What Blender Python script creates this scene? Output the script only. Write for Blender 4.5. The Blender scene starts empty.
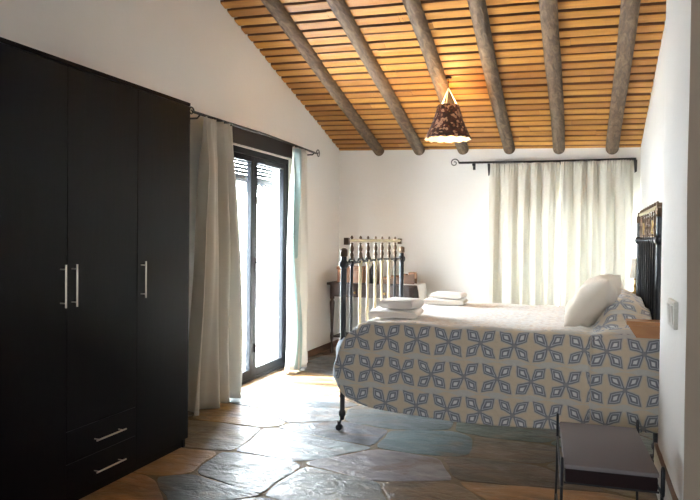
import bpy, bmesh, math, random
from mathutils import Vector, Matrix, noise
random.seed(7)
PI = math.pi
sc = bpy.context.scene
C = sc.collection
# ------------------------------------------------------------------ helpers
class MB:
    def __init__(s):
        s.v = []; s.f = []; s.uv = []; s.col = []
    def add(s, vs, fs, M=None):
        o = len(s.v)
        s.v += [tuple((M @ Vector(v)) if M else v) for v in vs]
        s.f += [tuple(i + o for i in f) for f in fs]
        return s
    def box(s, x0, x1, y0, y1, z0, z1, b=0.0, M=None):
        if b <= 0:
            vs = [(x, y, z) for z in (z0, z1) for y in (y0, y1) for x in (x0, x1)]
            return s.add(vs, [(0, 2, 3, 1), (4, 5, 7, 6), (0, 1, 5, 4), (2, 6, 7, 3), (0, 4, 6, 2), (1, 3, 7, 5)], M)
        bm = bmesh.new()
        bmesh.ops.create_cube(bm, size=1)
        for v in bm.verts:
            v.co = Vector(((x0 + x1) / 2 + v.co.x * (x1 - x0), (y0 + y1) / 2 + v.co.y * (y1 - y0), (z0 + z1) / 2 + v.co.z * (z1 - z0)))
        bmesh.ops.bevel(bm, geom=list(bm.edges), offset=b, segments=2, profile=0.6, affect='EDGES')
        bm.verts.index_update()
        s.add([tuple(v.co) for v in bm.verts], [tuple(v.index for v in f.verts) for f in bm.faces], M)
        bm.free()
        return s
    def tube(s, pts, r, n=10, M=None, cap=True):
        pts = [Vector(p) for p in pts]
        m = len(pts)
        rs = r if isinstance(r, (list, tuple)) else [r] * m
        vs = []; fs = []
        up = None
        for i, p in enumerate(pts):
            t = (pts[min(i + 1, m - 1)] - pts[max(i - 1, 0)]).normalized()
            if up is None:
                up = Vector((0, 0, 1)) if abs(t.z) < .9 else Vector((1, 0, 0))
            a = t.cross(up)
            if a.length < 1e-4:
                up = Vector((0, 1, 0)); a = t.cross(up)
            a.normalize(); b = a.cross(t).normalized(); up = b
            for k in range(n):
                w = 2 * PI * k / n
                vs.append(tuple(p + rs[i] * (math.cos(w) * a + math.sin(w) * b)))
        for i in range(m - 1):
            for k in range(n):
                k2 = (k + 1) % n
                fs.append((i * n + k, i * n + k2, (i + 1) * n + k2, (i + 1) * n + k))
        if cap:
            fs.append(tuple(range(n - 1, -1, -1))); fs.append(tuple((m - 1) * n + k for k in range(n)))
        return s.add(vs, fs, M)
    def lathe(s, prof, x=0, y=0, z=0, n=14, M=None):
        vs = []; fs = []
        for (r, h) in prof:
            for k in range(n):
                w = 2 * PI * k / n
                vs.append((x + max(r, 1e-4) * math.cos(w), y + max(r, 1e-4) * math.sin(w), z + h))
        m = len(prof)
        for i in range(m - 1):
            for k in range(n):
                k2 = (k + 1) % n
                fs.append((i * n + k, i * n + k2, (i + 1) * n + k2, (i + 1) * n + k))
        fs.append(tuple(range(n - 1, -1, -1))); fs.append(tuple((m - 1) * n + k for k in range(n)))
        return s.add(vs, fs, M)
    def prism(s, poly, axis, a, b, M=None):
        """poly in the two other axes, extruded along axis from a to b"""
        def P(p, t):
            return {'x': (t, p[0], p[1]), 'y': (p[0], t, p[1]), 'z': (p[0], p[1], t)}[axis]
        n = len(poly)
        vs = [P(p, a) for p in poly] + [P(p, b) for p in poly]
        fs = [tuple(range(n)), tuple(range(2 * n - 1, n - 1, -1))] + [(i, (i + 1) % n, n + (i + 1) % n, n + i) for i in range(n)]
        return s.add(vs, fs, M)
    def build(s, name, mat, parent=None, smooth=False, uv=None):
        me = bpy.data.meshes.new(name)
        me.from_pydata(s.v, [], s.f)
        bm = bmesh.new(); bm.from_mesh(me)
        bmesh.ops.recalc_face_normals(bm, faces=bm.faces)
        bm.to_mesh(me); bm.free()
        if smooth is True:
            for p in me.polygons: p.use_smooth = True
        elif smooth:
            for p in me.polygons: p.use_smooth = True
            me.set_sharp_from_angle(angle=math.radians(smooth))
        if isinstance(mat, (list, tuple)):
            for m in mat: me.materials.append(m)
        else:
            me.materials.append(mat)
        o = bpy.data.objects.new(name, me); C.objects.link(o)
        if parent: o.parent = parent
        return o
def grid(name, fn, nu, nv, mat, parent=None, uvfn=None, thick=0.0, sub=0, smooth=True):
    me = bpy.data.meshes.new(name)
    vs = [fn(i / nu, j / nv) for j in range(nv + 1) for i in range(nu + 1)]
    fs = [(j * (nu + 1) + i, j * (nu + 1) + i + 1, (j + 1) * (nu + 1) + i + 1, (j + 1) * (nu + 1) + i) for j in range(nv) for i in range(nu)]
    me.from_pydata(vs, [], fs)
    if uvfn:
        L = me.uv_layers.new(name='UVMap')
        for lp in me.loops:
            i = lp.vertex_index % (nu + 1); j = lp.vertex_index // (nu + 1)
            L.data[lp.index].uv = uvfn(i / nu, j / nv)
    for p in me.polygons: p.use_smooth = smooth
    me.materials.append(mat)
    o = bpy.data.objects.new(name, me); C.objects.link(o)
    if parent: o.parent = parent
    if thick:
        m = o.modifiers.new('Solidify', 'SOLIDIFY'); m.thickness = thick; m.offset = 0
    if sub:
        m = o.modifiers.new('Subsurf', 'SUBSURF'); m.levels = sub; m.render_levels = sub
    return o
def tag(o, label=None, cat=None, group=None, kind=None):
    if label: o['label'] = label
    if cat: o['category'] = cat
    if group: o['group'] = group
    if kind: o['kind'] = kind
    return o
def thing(name, label, cat, loc=(0, 0, 0), rz=0, group=None):
    o = bpy.data.objects.new(name, None); C.objects.link(o)
    o.location = loc; o.rotation_euler = (0, 0, rz); o.empty_display_size = .1
    return tag(o, label, cat, group)
def struct(o):
    o['kind'] = 'structure'; return o
def ss(a, b, x):
    t = max(0, min(1, (x - a) / (b - a))); return t * t * (3 - 2 * t)
def lerp(a, b, t): return a + (b - a) * t
def interp(tab, x):
    if x <= tab[0][0]: return tab[0][1]
    for (a, fa), (b, fb) in zip(tab, tab[1:]):
        if x <= b: return fa + (fb - fa) * (x - a) / (b - a)
    return tab[-1][1]
# ------------------------------------------------------------------ materials
class N:
    def __init__(s, name):
        s.m = bpy.data.materials.new(name); s.m.use_nodes = True
        s.t = s.m.node_tree; s.t.nodes.clear()
        s.out = s.t.nodes.new('ShaderNodeOutputMaterial')
    def n(s, typ, ins=None, **kw):
        nd = s.t.nodes.new('ShaderNode' + typ)
        for k, v in kw.items(): setattr(nd, k, v)
        for k, v in (ins or {}).items():
            if isinstance(v, bpy.types.NodeSocket): s.t.links.new(v, nd.inputs[k])
            else: nd.inputs[k].default_value = v
        return nd
    def ma(s, op, a, b=0.0, c=0.0):
        return s.n('Math', {0: a, 1: b, 2: c}, operation=op).outputs[0]
    def mix(s, f, a, b, mode='MIX'):
        nd = s.n('Mix', data_type='RGBA', blend_type=mode)
        for k, v in ((0, f), (6, a), (7, b)):
            if isinstance(v, bpy.types.NodeSocket): s.t.links.new(v, nd.inputs[k])
            else: nd.inputs[k].default_value = (v if k == 0 else tuple(v) + (1,) if len(v) == 3 else v)
        return nd.outputs[2]
    def ramp(s, f, stops):
        nd = s.n('ValToRGB', {0: f})
        el = nd.color_ramp.elements
        while len(el) < len(stops): el.new(.5)
        for e, (p, c) in zip(el, stops): e.position = p; e.color = tuple(c) + (1,)
        return nd.outputs[0]
    def noise(s, scale, detail=3, vec=None, rough=.5, dist=0):
        i = {'Scale': scale, 'Detail': detail, 'Roughness': rough, 'Distortion': dist}
        if vec is not None: i['Vector'] = vec
        return s.n('TexNoise', i).outputs[0]
    def coord(s, sc_=(1, 1, 1), kind='Object'):
        tc = s.n('TexCoord').outputs[kind]
        return s.n('Mapping', {'Vector': tc, 'Scale': sc_}).outputs[0]
    def bump(s, h, strength=.3, dist=.01):
        return s.n('Bump', {'Height': h, 'Strength': strength, 'Distance': dist}).outputs[0]
    def bsdf(s, **kw):
        nd = s.n('BsdfPrincipled')
        for k, v in kw.items():
            k = k.replace('_', ' ')
            if isinstance(v, bpy.types.NodeSocket): s.t.links.new(v, nd.inputs[k])
            elif isinstance(v, tuple) and len(v) == 3: nd.inputs[k].default_value = v + (1,)
            else: nd.inputs[k].default_value = v
        return nd.outputs[0]
    def done(s, sh):
        s.t.links.new(sh, s.out.inputs[0]); return s.m
M = {}
def simple(key, col, rough=.6, metal=0, bs=0, bscale=40, var=0, spec=.5, **kw):
    n = N(key)
    c = n.coord()
    base = col
    if var:
        base = n.mix(n.noise(bscale * .4, 3, c), tuple(max(0, x * (1 - var)) for x in col), tuple(min(1, x * (1 + var)) for x in col))
    a = dict(Base_Color=base, Roughness=rough, Metallic=metal, Specular_IOR_Level=spec, **kw)
    if bs: a['Normal'] = n.bump(n.noise(bscale, 4, c), bs, .01)
    M[key] = n.done(n.bsdf(**a))
    return M[key]
n = N('plaster'); c = n.coord()
M['plaster'] = n.done(n.bsdf(Base_Color=n.mix(n.noise(1.3, 4, c), (.80, .775, .735), (.86, .84, .81)), Roughness=.92, Specular_IOR_Level=.2,
      Normal=n.bump(n.mix(.3, n.noise(2.2, 3, c), n.noise(35, 4, c)), .35, .02)))
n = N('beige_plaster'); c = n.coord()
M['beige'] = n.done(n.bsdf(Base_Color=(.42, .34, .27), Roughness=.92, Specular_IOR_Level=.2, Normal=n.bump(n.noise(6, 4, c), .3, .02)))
# ceiling boards
n = N('pine_boards'); c = n.coord((1.2, 14, 14)); rnd = n.n('NewGeometry').outputs['Random Per Island']
g = n.noise(2.2, 5, c, .6, .6)
base = n.ramp(rnd, [(0, (.32, .125, .018)), (.5, (.43, .185, .028)), (1, (.52, .25, .045))])
base = n.mix(n.ramp(g, [(.35, (0, 0, 0)), (.75, (1, 1, 1))]), base, n.mix(.55, base, (.20, .065, .01)))
M['boards'] = n.done(n.bsdf(Base_Color=base, Roughness=.5, Normal=n.bump(g, .25, .01)))
simple('dark_gap', (.045, .02, .01), .9)
simple('board_edge_shade', (.13, .05, .018), .8)  # shade of the gaps put into the colour of the board edges
n = N('log'); c = n.coord((9, 1.3, 9)); g = n.noise(3, 6, c, .65, .8); g2 = n.noise(1.4, 3, n.coord((2, 1, 2)))
base = n.ramp(g, [(.3, (.045, .024, .012)), (.5, (.12, .07, .036)), (.72, (.24, .155, .09))])
base = n.mix(g2, base, n.mix(.4, base, (.10, .085, .07)))
M['log'] = n.done(n.bsdf(Base_Color=base, Roughness=.75, Normal=n.bump(g, .7, .02)))
# slate
n = N('slate'); at = n.n('VertexColor', layer_name='slab').outputs[0]; c = n.coord((1, 2.6, 1))
g = n.noise(2.2, 8, c, .62, 1.2); g3 = n.noise(7, 6, n.coord((1, 1.6, 1)), .6, .8); rust = n.noise(1.1, 5, n.coord((1.2, 2.2, 1)), .6, 2)
base = n.mix(n.ramp(g, [(.3, (0, 0, 0)), (.7, (1, 1, 1))]), n.mix(1, at, (.34, .36, .39), 'MULTIPLY'), n.mix(1, at, (1.45, 1.38, 1.28), 'MULTIPLY'))
base = n.mix(n.ramp(rust, [(.52, (0, 0, 0)), (.68, (.55, .55, .55))]), base, (.17, .08, .025))
rg = n.ramp(g3, [(.3, (.30, .30, .30)), (.75, (.56, .56, .56))])
hh = n.mix(.5, g, g3)
M['slate'] = n.done(n.bsdf(Base_Color=base, Roughness=rg, Specular_IOR_Level=.85, Normal=n.bump(hh, .8, .035)))
simple('mortar', (.17, .115, .065), .75, bs=.5, bscale=60, var=.3)
# wardrobe
n = N('wenge'); c = n.coord((14, 14, 1.2)); g = n.noise(3, 5, c, .6)
M['wenge'] = n.done(n.bsdf(Base_Color=n.mix(g, (.003, .002, .0022), (.007, .005, .0055)), Roughness=.36, Specular_IOR_Level=.10, Normal=n.bump(g, .08, .004)))
simple('steel', (.60, .54, .46), .4, 1)
simple('black_iron', (.006, .007, .011), .38, 0, bs=.15, bscale=60)
simple('brass', (.55, .38, .15), .32, 1, bs=.1, bscale=50)
simple('aged_brass', (.10, .06, .035), .4, .6, bs=.1, bscale=50)
simple('pale_brass', (.50, .43, .28), .38, .7)
simple('dark_metal', (.03, .028, .028), .45, .6)
simple('door_paint', (.005, .007, .010), .5, 0, spec=.15)
simple('rubber', (.02, .02, .02), .7)
simple('white_plastic', (.60, .57, .51), .35)
simple('white_paint', (.82, .82, .80), .6)
simple('skirt_tile', (.60, .56, .50), .5, var=.1)
simple('skirt_brown', (.16, .08, .045), .5, var=.3, bs=.2)
def wood(key, a, b, rough=.45, sc_=(2, 14, 14), coat=.15):
    n = N(key); c = n.coord(sc_); g = n.noise(2.5, 6, c, .6, .7)
    M[key] = n.done(n.bsdf(Base_Color=n.mix(g, a, b), Roughness=rough, Normal=n.bump(g, .15, .006), Coat_Weight=coat))
wood('walnut', (.022, .011, .009), (.055, .027, .018))
wood('lintel_wood', (.006, .003, .002), (.018, .008, .005), .7, (14, 2, 14), 0)
wood('oak', (.28, .10, .025), (.42, .18, .05), .4)
wood('box_wood', (.26, .12, .06), (.40, .20, .10), .5)
wood('dark_box', (.10, .05, .03), (.2, .1, .05), .5)
# glass that lets the light through
n = N('pane_glass')
bk = n.n('NewGeometry').outputs['Backfacing']
fr = n.n('Fresnel', {'IOR': n.ma('ADD', 1.45, n.ma('MULTIPLY', bk, 1 / 1.45 - 1.45))}).outputs[0]
mx = n.n('MixShader', {0: fr, 1: n.n('BsdfTransparent', {'Color': (.97, .99, 1, 1)}).outputs[0], 2: n.n('BsdfGlossy', {'Roughness': .02}).outputs[0]})
M['glass'] = n.done(mx.outputs[0])
def cloth(key, col, trans=.3, tcol=None, bs=.15, bscale=300, sheen=.2, rough=.9):
    n = N(key); c = n.coord()
    nb = n.bump(n.noise(bscale, 2, c), bs, .002)
    a = n.bsdf(Base_Color=col, Roughness=rough, Normal=nb, Sheen_Weight=sheen, Specular_IOR_Level=.15)
    if trans:
        t = n.n('BsdfTranslucent', {'Color': tuple(tcol or col) + (1,), 'Normal': nb}).outputs[0]
        a = n.n('MixShader', {0: trans, 1: a, 2: t}).outputs[0]
    M[key] = n.done(a)
cloth('curtain', (.68, .64, .55), .11, (.90, .90, .86))
cloth('curtain_door', (.72, .68, .60), .12, (.84, .86, .84))
cloth('curtain_sheer', (.76, .73, .67), .3, (.88, .88, .86))
cloth('lining', (.40, .52, .52), .28, (.60, .78, .80))
cloth('towel', (.84, .77, .70), 0, bs=.6, bscale=220, sheen=.5)
cloth('pillowcase', (.86, .77, .66), .08, bs=.1)
cloth('lace', (.85, .82, .76), .3, bs=.5)
cloth('cushion', (.20, .178, .18), 0, bs=.5, bscale=260, sheen=0)
cloth('cushion_side', (.02, .011, .012), 0, bs=.3, sheen=.1)
cloth('lamp_paper', (.9, .86, .78), .4)
# bedspread with printed four petal flowers
def bedspread_mat():
    n = N('bedspread'); uv = n.n('TexCoord').outputs['UV']
    wob = n.n('TexNoise', {'Vector': uv, 'Scale': 9, 'Detail': 2}).outputs['Color']
    w3 = n.n('VectorMath', {0: wob, 1: (.5, .5, .5)}, operation='SUBTRACT').outputs[0]
    w3 = n.n('VectorMath', {0: w3, 'Scale': .026}, operation='SCALE').outputs[0]
    uv2 = n.n('VectorMath', {0: uv, 1: w3}, operation='ADD').outputs[0]
    sp = n.n('SeparateXYZ', {0: uv2}); u, v = sp.outputs[0], sp.outputs[1]
    ma = n.ma
    cu, cv = .209, .218
    vr = ma('DIVIDE', v, cv); row = ma('FLOOR', vr)
    par = ma('MULTIPLY', ma('FLOORED_MODULO', row, 2.0), .5)
    x = ma('ADD', ma('DIVIDE', u, cu), par)
    ax = ma('MULTIPLY', ma('ABSOLUTE', ma('SUBTRACT', ma('FRACT', x), .5)), cu)
    fy = ma('SUBTRACT', ma('FRACT', vr), .5)
    ay = ma('MULTIPLY', ma('ABSOLUTE', fy), cv)
    a = ma('MULTIPLY', ma('ADD', ax, ay), .7071)
    b = ma('MULTIPLY', ma('ABSOLUTE', ma('SUBTRACT', ax, ay)), .7071)
    w = ma('MINIMUM', ma('MULTIPLY', a, .51), ma('MULTIPLY', ma('SUBTRACT', .129, a), .68))
    k = ma('SUBTRACT', w, b)
    def gt(val, th, soft=.0012):
        return n.n('MapRange', {0: val, 1: th - soft, 2: th + soft, 3: 0, 4: 1}).outputs[0]
    dark, lite, tan_, pale = (.11, .13, .19), (.54, .57, .64), (.70, .56, .39), (.52, .49, .45)
    # wavy pale bands between the rows
    edge = ma('SUBTRACT', .5, ma('ABSOLUTE', fy))
    sg = ma('SIGN', fy)
    wv = ma('MULTIPLY', ma('MULTIPLY', ma('COSINE', ma('MULTIPLY', x, 2 * PI)), .045), sg)
    band = ma('SUBTRACT', .055, ma('ABSOLUTE', ma('SUBTRACT', edge, ma('ADD', .0, wv))))
    col = n.mix(gt(band, .0, .012), tan_, (.60, .58, .54))
    # soft blue halo round the flower
    col = n.mix(gt(k, -.006, .004), col, pale)
    col = n.mix(gt(k, .0), col, dark)
    col = n.mix(gt(k, .0092), col, lite)
    col = n.mix(gt(k, .0138), col, dark)
    col = n.mix(gt(k, .0255), col, (.76, .77, .78))
    col = n.mix(gt(ma('SUBTRACT', .016, ma('ADD', ax, ay)), 0), col, (.20, .20, .24))
    qn = n.n('TexNoise', {'Vector': uv, 'Scale': 26, 'Detail': 3}).outputs[0]
    col = n.mix(.25, col, n.mix(qn, (.40, .36, .30), (.66, .62, .56)))
    # the lying part is a cream weave with small tan flecks
    vo = n.n('TexVoronoi', {'Vector': uv, 'Scale': 30.0}).outputs['Distance']
    top = n.mix(n.ramp(vo, [(.25, (0, 0, 0)), (.5, (1, 1, 1))]), (.50, .32, .18), n.mix(qn, (.52, .44, .34), (.74, .66, .56)))
    msk = ma('MULTIPLY', gt(v, 1.125, .012), ma('LESS_THAN', u, 5.17))
    msk = ma('MULTIPLY', msk, ma('LESS_THAN', v, 2.75))
    col = n.mix(ma('MULTIPLY', msk, .8), col, top)
    nb = n.bump(qn, .6, .012)
    M['bedspread'] = n.done(n.bsdf(Base_Color=col, Roughness=.85, Normal=nb, Sheen_Weight=.5, Specular_IOR_Level=.3))
bedspread_mat()
cloth('spread_trim', (.62, .68, .76), .3)
# lamp shade: dark perforated mosaic
n = N('mosaic_shade'); c = n.coord()
vor = n.n('TexVoronoi', {'Vector': c, 'Scale': 42.0}); d = vor.outputs['Distance']; cc = vor.outputs['Color']
sepc = n.n('SeparateColor', {0: cc}).outputs[0]
hole = n.ma('MULTIPLY', n.ma('LESS_THAN', d, .26), n.ma('GREATER_THAN', sepc, .5))
base = n.ramp(sepc, [(0, (.010, .004, .005)), (.55, (.045, .010, .012)), (.75, (.10, .03, .02)), (.85, (.45, .30, .22))])
sh = n.bsdf(Base_Color=base, Roughness=.45, Normal=n.bump(d, .5, .006))
tr = n.n('BsdfTransparent', {'Color': (1, .9, .8, 1)}).outputs[0]
M['mosaic'] = n.done(n.n('MixShader', {0: n.ma('MULTIPLY', hole, .75), 1: sh, 2: tr}).outputs[0])
n = N('bulb'); M['bulb'] = n.done(n.n('Emission', {'Color': (1, .72, .38, 1), 'Strength': 14}).outputs[0])
cloth('shade_inside', (.80, .66, .42), .10, (.9, .6, .3))
n = N('terrace'); M['terrace'] = n.done(n.bsdf(Base_Color=(.74, .74, .74), Roughness=.8))
simple('blind_slat', (.016, .018, .022), .8, spec=.1)
# ------------------------------------------------------------------ room shell
XL, XR, YB = -2.93, .55, 7.80
PX, PY0, PY1 = .396, 3.06, 4.04          # pier on the right
YF, XRF = -1.6, 2.2
SL = .297
def zc(x, y): return 2.39 - .025 * x + SL * (YB - y)
def wallseg(mb, y0, y1, x0, x1, z0=None, z1=None):
    a0 = z0 or 0
    p = [(y0, a0), (y1, a0), (y1, z1 if z1 else zc(x0, y1) + .12), (y0, z1 if z1 else zc(x0, y0) + .12)]
    mb.prism(p, 'x', x0, x1)
DY0, DY1, DZ = 4.83, 6.30, 2.335
mb = MB()
wallseg(mb, YF, DY0, XL - .19, XL); wallseg(mb, DY1, YB + .3, XL - .19, XL); wallseg(mb, DY0, DY1, XL - .19, XL, DZ)
struct(mb.build('wall_left', M['plaster']))
WX0, WX1, WZ0, WZ1 = -.90, .42, .45, 1.72      # window behind the curtains
mb = MB()
for (a, b, c0, c1) in ((XL - .19, WX0, 0, None), (WX1, XR + .3, 0, None), (WX0, WX1, 0, WZ0), (WX0, WX1, WZ1, None)):
    mb.box(a, b, YB, YB + .3, c0, c1 if c1 else 2.56)
struct(mb.build('wall_back', M['plaster']))
mb = MB(); wallseg(mb, PY1, YB + .3, XR, XR + .25)
struct(mb.build('wall_right', M['plaster']))
# pier: a plastered wall end with a wandering, hand trowelled arris
def pier(name, mat_l, mat_f):
    me_v = []; fs = []; nz = 26; ny = 8
    def lean(z): return .010 * math.sin(z * 2.1 + .6) - .012 * max(0, .5 - z) + .004 * math.sin(z * 7)
    H_ = 4.2
    b = MB()
    for j in range(nz + 1):
        z = H_ * j / nz
        b.v += [(PX + .5 * lean(z) + .01, PY1 - .018, z), (PX, PY1 - .05, z)]
        for i in range(1, ny): b.v.append((PX + .002 * math.sin(i * 3 + z * 3), lerp(PY1 - .05, PY0 + .04, i / ny), z))
        b.v += [(PX + .001 + .3 * lean(z), PY0 + .016, z), (PX + .005 + lean(z) * .4, PY0 + .004, z), (PX + .02, PY0, z), (XRF, PY0, z), (XRF, PY1, z), (PX + .04, PY1, z)]
    w = 2 + ny - 1 + 6
    for j in range(nz):
        for i in range(w):
            i2 = (i + 1) % w
            b.f.append((j * w + i, j * w + i2, (j + 1) * w + i2, (j + 1) * w + i))
    o = b.build(name, [mat_l, mat_f], smooth=50)
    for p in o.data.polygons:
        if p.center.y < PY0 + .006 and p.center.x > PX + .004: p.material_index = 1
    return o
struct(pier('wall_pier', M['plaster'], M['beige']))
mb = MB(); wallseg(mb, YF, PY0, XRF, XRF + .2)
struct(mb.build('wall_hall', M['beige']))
RX0, RX1, RZ0, RZ1 = -1.1, -.4, 1.2, 1.9       # unseen window added behind the camera for fill light
mb = MB()
zt = zc(0, YF) + .2
mb.box(XL, RX0, YF - .25, YF, 0, zt); mb.box(RX1, XRF, YF - .25, YF, 0, zt); mb.box(RX0, RX1, YF - .25, YF, 0, RZ0); mb.box(RX0, RX1, YF - .25, YF, RZ1, zt)
struct(mb.build('wall_front', M['plaster']))
# ceiling boards
mb = MB()
ca = math.atan(SL); pitch = .1245; k = 0
L0 = 0; edges = []
while True:
    y1 = YB + .05 - L0 * math.cos(ca)
    if y1 < YF - .1: break
    w = pitch * random.uniform(.70, .78)
    y0 = y1 - w * math.cos(ca)
    x = XL - .05
    cuts = [XL - .05] + sorted(random.uniform(XL + .5, XRF - .3) for _ in range(2)) + [XRF + .1]
    for a, b in zip(cuts, cuts[1:]):
        a += .002
        dz = random.uniform(-.004, .004)
        tl = random.uniform(-.006, .006)
        vs = []
        for (xx, tt) in ((a, 0), (b, tl)):
            q0, q1 = y0 + tt, y1 + tt
            vs += [(xx, q0, zc(xx, q0) + dz), (xx, q0 + .01, zc(xx, q0 + .01) - .005 + dz), (xx, q1 - .01, zc(xx, q1 - .01) - .005 + dz), (xx, q1, zc(xx, q1) + dz), (xx, q1, zc(xx, q1) + .02), (xx, q0, zc(xx, q0) + .02)]
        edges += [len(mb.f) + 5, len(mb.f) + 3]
        mb.add(vs, [(0, 1, 7, 6), (1, 2, 8, 7), (2, 3, 9, 8), (3, 4, 10, 9), (4, 5, 11, 10), (5, 0, 6, 11), (0, 5, 4, 3, 2, 1), (6, 7, 8, 9, 10, 11)])
    L0 += pitch
nb_ = len(mb.f)
y0, y1 = YF - .3, YB + .3
for (h0, h1) in ((.055, .2),):
    mb.add([(XL - .3, y0, zc(XL, y0) + h0 + .01), (XRF + .3, y0, zc(XRF, y0) + h0 + .01), (XRF + .3, y1, zc(XRF, y1) + h0 + .01), (XL - .3, y1, zc(XL, y1) + h0 + .01),
            (XL - .3, y0, zc(XL, y0) + h1), (XRF + .3, y0, zc(XRF, y0) + h1), (XRF + .3, y1, zc(XRF, y1) + h1), (XL - .3, y1, zc(XL, y1) + h1)],
           [(0, 1, 2, 3), (7, 6, 5, 4), (0, 4, 5, 1), (1, 5, 6, 2), (2, 6, 7, 3), (3, 7, 4, 0)])
ce = mb.build('ceiling', [M['boards'], M['dark_gap'], M['board_edge_shade']])
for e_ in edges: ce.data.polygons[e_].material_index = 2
for p in list(ce.data.polygons)[nb_:]: p.material_index = 1
struct(ce)
# log beams
beams = [(-2.416, -2.462, 'leftmost round log roof beam, nearest the window wall'), (-1.907, -1.914, 'round log roof beam, second from the window wall'),
         (-1.367, -1.324, 'round log roof beam glowing orange beside the hanging lamp'), (-.845, -.824, 'round log roof beam, first one right of the hanging lamp'),
         (-.297, -.286, 'round log roof beam, second from the right wall'), (.270, .283, 'rightmost round log roof beam, nearest the right wall')]
for i, (xb, xt, lab) in enumerate(beams):
    mb = MB(); pts = []; rs = []
    sl = (xt - xb) / (7.75 - 5.2)
    nseg = 46
    for q in range(nseg + 1):
        y = lerp(YB + .1, YF - .1, q / nseg); x = xb + sl * (7.75 - y)
        x += .007 * math.sin(y * 1.7 + i * 2.1) ; z = zc(x, y) - .006 + .006 * math.sin(y * 2.3 + i)
        pts.append((x, y, z)); rs.append(.068 + .006 * noise.noise(Vector((i * 5, y * 1.9, 0))))
    mb.tube(pts, rs, 18)
    o = mb.build('roof_beam', M['log'], smooth=60)
    tag(o, lab, 'beam', 'log beams under the roof boards')
# floor: slate slabs laid in mortar
def P2(u, v):      # where a spot seen from the doorway lies on the floor
    psi, p, r = math.radians(19.6), math.radians(1), math.radians(.63)
    f = Vector((-math.sin(psi) * math.cos(p), math.cos(psi) * math.cos(p), -math.sin(p)))
    R0 = Vector((math.cos(psi), math.sin(psi), 0)); U0 = R0.cross(f)
    R = math.cos(r) * R0 + math.sin(r) * U0; U = R.cross(f)
    d = (u - 350) / 660 * R - (v - 250) / 660 * U + f
    t = -1.35 / d.z; return (d.x * t, d.y * t)
teal, tealD, brown, brownD, rustc, grey, greyL, slateD = (.075, .10, .115), (.05, .07, .062), (.14, .085, .04), (.095, .055, .03), (.33, .17, .055), (.16, .165, .175), (.24, .26, .275), (.07, .072, .08)
hand = [(428, 441, teal), (520, 432, tealD), (515, 450, brown), (505, 474, brownD), (520, 497, rustc), (300, 442, greyL), (395, 467, greyL), (330, 490, grey), (126, 484, rustc), (164, 466, rustc), (190, 484, slateD), (232, 474, grey),
        (205, 432, brown), (300, 413, greyL), (390, 420, teal), (440, 497, brown), (610, 470, brown), (600, 445, tealD)]
seeds = [P2(u, v) + (c_,) for u, v, c_ in hand]
cols = [teal, tealD, brown, brownD, grey, greyL, slateD, rustc]
yy = YF
while yy < YB + .5:
    xx = XL - .3
    while xx < XRF + .3:
        px_, py_ = xx + random.uniform(-.22, .22), yy + random.uniform(-.13, .13)
        if all(abs(px_ - s_[0]) / .62 + abs(py_ - s_[1]) / .38 > 1 for s_ in seeds[:len(hand)]): seeds.append((px_, py_, random.choice(cols)))
        xx += .82
    yy += .5
AN = 1.55
mb = MB(); fcol = []
for i, (sx, sy, scol) in enumerate(seeds):
    poly = [Vector(p) for p in ((XL - .19, YF - .3), (XRF + .2, YF - .3), (XRF + .2, YB + .3), (XL - .19, YB + .3))]
    a = Vector((sx, sy))
    for j, (tx, ty, _) in enumerate(seeds):
        if i == j or abs(tx - sx) > 3 or abs(ty - sy) > 2.4: continue
        b = Vector((tx, ty)); nrm = Vector((b.x - a.x, (b.y - a.y) * AN * AN)); mid = (a + b) / 2
        ins = .004 * nrm.length
        out = []
        for k in range(len(poly)):
            p, q = poly[k], poly[(k + 1) % len(poly)]
            dp, dq = (p - mid).dot(nrm) + ins * .6, (q - mid).dot(nrm) + ins * .6
            if dp <= 0: out.append(p)
            if dp * dq < 0: out.append(p + (q - p) * (dp / (dp - dq)))
        poly = out
        if len(poly) < 3: break
    if len(poly) < 3: continue
    pts = []
    for k in range(len(poly)):
        p, q = poly[k], poly[(k + 1) % len(poly)]
        m = max(1, int((q - p).length / .05))
        for t in range(m):
            w = p + (q - p) * (t / m)
            # ease the corners, roughen the edge
            cen = sum(poly, Vector((0, 0))) / len(poly)
            e = min((w - p).length, (w - q).length)
            w = w + (cen - w).normalized() * (.022 * math.exp(-e / .035) + .024 * noise.noise(Vector((w.x * 5, w.y * 5, i))) + .004)
            pts.append(w)
    cen = sum(pts, Vector((0, 0))) / len(pts); m = len(pts); hz = random.uniform(-.0008, .0008)
    vs = [(p.x, p.y, -.010) for p in pts] + [(p.x, p.y, -.0012 + hz) for p in pts]
    q_ = [p + (cen - p).normalized() * .01 for p in pts]
    vs += [(p.x, p.y, hz) for p in q_] + [(cen.x, cen.y, hz)]
    fs = []
    for k in range(m):
        k2 = (k + 1) % m
        fs += [(k, k2, m + k2, m + k), (m + k, m + k2, 2 * m + k2, 2 * m + k), (2 * m + k, 2 * m + k2, 3 * m)]
    mb.add(vs, fs); cc_ = tuple(max(0, c_ * random.uniform(.9, 1.1)) for c_ in scol); fcol += [cc_] * len(fs)
nslab = len(mb.f)
mb.box(XL - .19, XRF + .2, YF - .3, YB + .3, -.12, -.0032); fcol += [(.3, .2, .1)] * 6
fl = mb.build('floor', [M['slate'], M['mortar']])
ca_ = fl.data.color_attributes.new('slab', 'FLOAT_COLOR', 'CORNER')
for p in fl.data.polygons:
    if p.index >= nslab: p.material_index = 1
    for li in p.loop_indices: ca_.data[li].color = fcol[p.index] + (1,)
struct(fl)
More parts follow.
